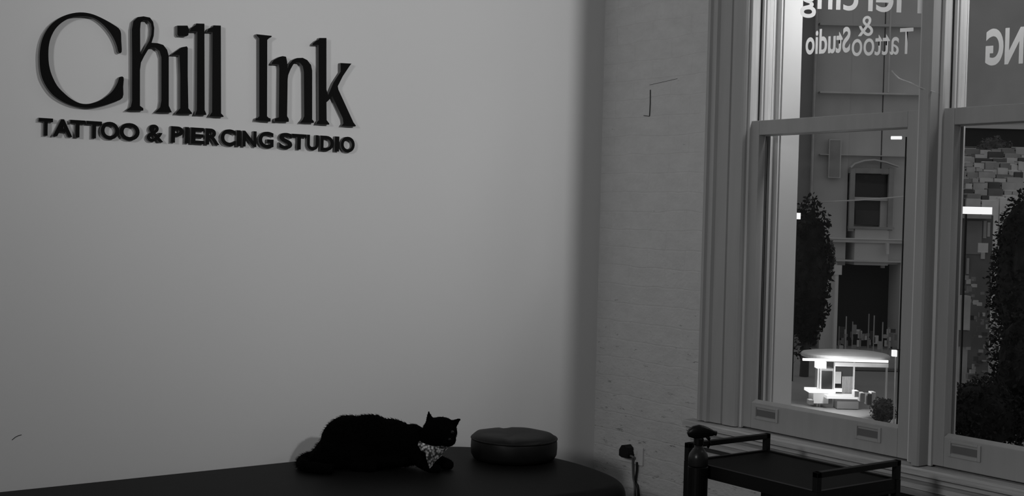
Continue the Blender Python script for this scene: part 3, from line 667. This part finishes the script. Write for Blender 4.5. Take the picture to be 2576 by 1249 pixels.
# foliage
def foliage(c, rad, n, size, seed=0, flat=.5):
    rnd = random.Random(seed); bm = B()
    for _ in range(n):
        while True:
            p = Vector([rnd.uniform(-1, 1) for _ in range(3)])
            if p.length < 1: break
        p = p*(.6+.4*rnd.random()) if p.length < .6 else p
        k = 1+.28*noise.noise(p*2.3+Vector((seed, 0, 0)))
        q = Vector(c)+Vector((p.x*rad[0], p.y*rad[1], p.z*rad[2]))*k
        a = Vector([rnd.uniform(-1, 1) for _ in range(3)]).normalized(); b = a.cross(Vector([rnd.uniform(-1, 1) for _ in range(3)])).normalized()
        s = size*rnd.uniform(.6, 1.3)
        vs = [bm.verts.new(q+a*s), bm.verts.new(q+b*s*flat), bm.verts.new(q-a*s), bm.verts.new(q-b*s*flat)]
        bm.faces.new(vs)
    return bm
def tree(px, ytop, ybot, wpx, d, n, size, label, m_='leaf', name='tree', group=None, seed=1, trunk=True, core=True):
    t = street(name, px, d, label, 'tree' if trunk else 'bush', group)
    a, b = Wp(px, ytop, d), Wp(px, ybot, d); rz = (a.z-b.z)/2; rx = wpx/2*d/F
    c = (a+b)/2; bm = foliage(c, (rx, rx, rz), n, size, seed)
    if core:
        r = bmesh.ops.create_icosphere(bm, subdivisions=3, radius=1)['verts']
        for v in r: k = .8+.2*noise.noise(v.co*3); v.co = c+Vector((v.co.x*rx*k, v.co.y*rx*k, v.co.z*rz*k))
    obj('crown', bm, M[m_], t)
    if trunk: obj('trunk', tube(B(), [Vector((c.x, c.y, GZ)), Vector((c.x+.1, c.y, b.z+rz*.5)), c], 0, 8, [.22, .16, .08]), M['bark'], t)
    return t
tree(2030, 500, 890, 125, 60, 5200, .13, 'dark leafy tree in front of the dark building, left lower pane', seed=3)
tree(2598, 455, 960, 215, 48, 10000, .10, 'large nearly black tree filling the right side of the right lower pane', seed=5)
tree(2606, 760, 1140, 230, 40, 9000, .09, 'dark lower bush beneath the large tree in the right pane', name='bush', seed=8, trunk=False)
tree(2478, 950, 1140, 185, 36, 5000, .07, 'low dark bush at the bottom left of the right lower pane', name='bush', seed=9, trunk=False)
tree(2500, 345, 420, 90, 89, 2500, .10, 'pale leafed treetop above the stepped houses in the right pane', m_='leaf2', seed=11)
tree(2222, 1000, 1068, 62, 45, 1600, .05, 'small shrub on the pavement right of the bright shelter', m_='leaf2', name='shrub', seed=13, trunk=False)
tree(2085, 600, 700, 30, 68, 900, .09, 'thin climbing plant on the left edge of the townhouse', m_='leaf2', name='climber', seed=15, trunk=False, core=False)

# bus shelter / kiosk, bright
DS = 50
ks = street('street_kiosk', 2125, DS, 'bright lit kiosk with an overhanging flat roof on the street below', 'kiosk')
ykb = ypx(GZ, 2125, DS)
bm = B()      # shallow domed roof with real depth
a0, a1 = Wp(2016, 908, DS), Wp(2236, 908, DS); L_ = (a1-a0).dot(S); zr = (a0.z+a1.z)/2
cR = Vector(((a0+a1)/2)); cR.z = zr
vd = Vector((cR.x-CAM.x, cR.y-CAM.y, 0)).normalized(); cR += vd*1.35-FD*1.3
lev = [(1, 0), (1, .12), (.97, .17), (.80, .22), (.5, .27), (.15, .29)]
ringsR = []
for k_, h_ in lev: ringsR.append([bm.verts.new(cR+FD*1.3+(S*(math.cos(t)*abs(math.cos(t))**-.45 if abs(math.cos(t)) > 1e-6 else S*0)*L_/2*k_) +FD*(math.sin(t)*1.25*k_)+Z*h_) if False else bm.verts.new(cR+FD*1.3+S*(math.copysign(abs(math.cos(t))**.6, math.cos(t))*L_/2*k_)+FD*(math.copysign(abs(math.sin(t))**.8, math.sin(t))*1.3*k_)+Z*h_) for t in [2*math.pi*j/48 for j in range(48)]])
for A, Bq in zip(ringsR, ringsR[1:]):
    for k in range(48): bm.faces.new((A[k], A[(k+1) % 48], Bq[(k+1) % 48], Bq[k]))
bm.faces.new(ringsR[0][::-1]); bm.faces.new(ringsR[-1]); obj('roof', bm, M['roofw'], ks)
obj('lit_fascia', pbox(B(), 2020, 905, 2235, 911, DS, .1, -.06), M['lit'], ks)
obj('lower_fascia', pbox(B(), 2100, 914, 2235, 924, DS, .1, .1), M['tone5'], ks)
obj('lit_panel', pbox(B(), 2055, 911, 2079, 928, DS, .4, .1), M['lit'], ks)
for x in (2056, 2062, 2097, 2146): obj('post', pbox(B(), x, 912, x+3.5, ykb, DS, .08, .2), M['roofw'], ks)
obj('post', pbox(B(), 2228, 912, 2232, ykb, DS, .08, 1.4), M['shelterm'], ks)
fp = obj('side_cabin', pbox(B(), 2062, 928, 2098, 985, DS, .8, .35), M['tone4'], ks); obj('cabin_window', pbox(B(), 2068, 934, 2094, 980, DS, .05, .28), M['windark'], fp)
obj('poster_board', pbox(B(), 2100, 936, 2116, 966, DS, .06, .6), M['roofw'], ks)
bm = B()
for k in range(9): pbox(bm, 2119+3.1*k, 948, 2120.5+3.1*k, 990, DS, .03, .5)
obj('railing', bm, M['roofw'], ks)
obj('back_panel', pbox(B(), 2100, 925, 2146, 990, DS, .05, 1.2), M['tone1'], ks)
obj('counter', pbox(B(), 2036, 983, 2102, 990, DS, .9, -.1), M['lit'], ks); obj('counter', pbox(B(), 2080, 998, 2178, 1005, DS, .8, -.5), M['lit2'], ks)  # counters glow by themselves, the light on them put into emission
obj('counter_base', pbox(B(), 2046, 990, 2084, 1016, DS, .8, -.05), M['roofw'], ks); obj('counter_base', pbox(B(), 2106, 1005, 2160, 1030, DS, .6, -.4), M['facade_d'], ks)
obj('notice', pbox(B(), 2100, 978, 2118, 987, DS, .05, -.2), M['lit'], ks)
light('kiosk_lamp', 'POINT', tuple(Wp(2110, 935, DS-1.6)), 110, shadow_soft_size=.2)
light('kiosk_roof_lamp', 'POINT', tuple(Wp(2110, 860, DS-1.0)), 55, shadow_soft_size=.3)
rv = random.Random(4)
for k, (x, y0, y1, t) in enumerate(((2036, 1008, 1019, 5), (2150, 985, 1000, 5), (2165, 990, 1012, 3), (2182, 992, 1020, 1), (2192, 988, 1012, 5))):
    obj('street_box', pbox(B(), x, y0, x+11, y1, 47.5+k*.2, .4), M['tone%d' % t], label=['pale box at the left foot of the kiosk', 'pale box just right of the kiosk railing', 'grey crate between two boxes right of the kiosk', 'dark crate beside the shrub near the kiosk', 'pale box closest to the shrub near the kiosk'][k], category='box', group='boxes standing around the kiosk')
pt = street('street_post', 2252, 44, 'slim street post with a lit white lantern at the pane edge', 'post')
obj('pole', pbox(B(), 2250, 898, 2253, ypx(GZ, 2252, 44), 44, .05), M['roofw'], pt); obj('lantern', pbox(B(), 2246, 882, 2257, 898, 44, .16, -.05), M['lit'], pt)
kb = B(); pbox(kb, 2110, 928, 2330, 934, 63, .5); obj('kerb_wall', kb, M['facade_d'], label='low dark wall along the far side of the road', category='wall')
# market clutter under the shopfront
for k in range(46):
    x = rv.uniform(2108, 2252); h = rv.uniform(6, 22); y1 = rv.uniform(838, 882); wd = rv.uniform(4, 12)
    d = 66.3+k*.12
    obj('market_crate', pbox(B(), x, y1-h, x+wd, y1, d, .1), M['tone%d' % rv.choice((0, 1, 2, 2, 3, 4, 5, 5))], label='small crate or panel in the jumble below the dark shopfront', category='crate', group='jumble below the dark shopfront')
for k in range(8):
    x = 2110+k*18+rv.uniform(-4, 4)
    obj('market_post', pbox(B(), x, rv.uniform(790, 830), x+2, ypx(GZ, x, 66), 66, .07), M['tone%d' % rv.choice((2, 3, 4))], label='thin upright post in the jumble below the dark shopfront', category='post', group='posts below the dark shopfront')

# right pane: stepped pale houses, lit sign, shopfront
rv = random.Random(12)
spots = []
for row in range(11):
    y = 373+row*13; x = 2424+rv.uniform(-8, 4); xe = 2576-(0 if row < 4 else (row-4)*9)
    while x < xe:
        w_ = rv.uniform(14, 44); y_ = 0; spots.append((x, y+rv.uniform(-5, 5), x+w_, row, rv.choice((1, 2, 3, 4, 5, 5, 6, 6)))); x += w_+3.5
for k, (x0, y0, x1, y1, t) in enumerate(spots):
    h = street('stepped_house', (x0+x1)/2, 86-y1*1.1, 'small blocky house in the stepped cluster behind the right lower pane', 'house', 'stepped houses behind the right window')
    dd = 86-y1*1.1
    obj('house_wall', pbox(B(), x0, y0, x1, ypx(GZ, x1, dd), dd, .2), M['tone%d' % t], h)
    obj('house_roof', pbox(B(), x0-.5, y0-1.5, x1+.5, y0+1.2, dd, .23, -.02), M['tone%d' % rv.choice((2, 4, 6))], h)
    for j in range(max(1, int((x1-x0)/9))):
        xx = x0+3+j*9
        if xx+3 < x1 and k % 2 == 0: obj('window', pbox(B(), xx, y0+5, xx+3.5, y0+9, dd, .04, -.03), M['windark'], h)
t_ = street('bar_sign', 2458, 46, 'long bright sign board at the left edge of the right lower pane', 'sign')
obj('sign_board', pbox(B(), 2420, 521, 2496, 539, 46, .2), M['lit'], t_)
obj('post', pbox(B(), 2420, 539, 2424, ypx(GZ, 2422, 46), 46, .1, .05), M['metal'], t_)
sh = street('shopfront', 2450, 60, 'narrow dim shopfront below the long bright sign in the right pane', 'shop')
obj('shop_wall', pbox(B(), 2405, 541, 2492, ypx(GZ, 2450, 60), 60, 3), M['tone1'], sh)
obj('awning', pbox(B(), 2405, 541, 2494, 550, 60, .8, -.7), M['tone3'], sh)
for x0, y0, x1, y1, t in ((2432, 556, 2470, 640, 2), (2474, 556, 2482, 600, 3), (2484, 560, 2491, 596, 4), (2460, 612, 2486, 636, 5), (2468, 636, 2478, 652, 4), (2432, 650, 2438, 690, 3)):
    obj('shop_panel', pbox(B(), x0, y0, x1, y1, 60, .1, -.12), M['tone%d' % t], sh)
for k in range(95):
    u_ = rv.random(); y = 690+u_*300; x = 2422+rv.random()*(24+70*(math.sin(u_*3.1)))
    obj('street_panel', pbox(B(), x, y, x+rv.uniform(4, 14), y+rv.uniform(3, 14), 50+k*.12, .1), M['tone%d' % rv.choice((0, 1, 2, 3, 4))], label='small pale panel among the dark leaves in the right lower pane', category='panel', group='pale panels among the leaves in the right window')
cm = street('stone_column', 2430, 52, 'pale column at the left edge of the right lower pane', 'column')
obj('shaft', pbox(B(), 2414, 745, 2441, 832, 52, .5), M['tone4'], cm); obj('plinth', pbox(B(), 2412, 834, 2442, 873, 52, .6, -.1), M['tone1'], cm); obj('base', pbox(B(), 2416, 873, 2432, ypx(GZ, 2430, 52), 52, .5), M['tone3'], cm)
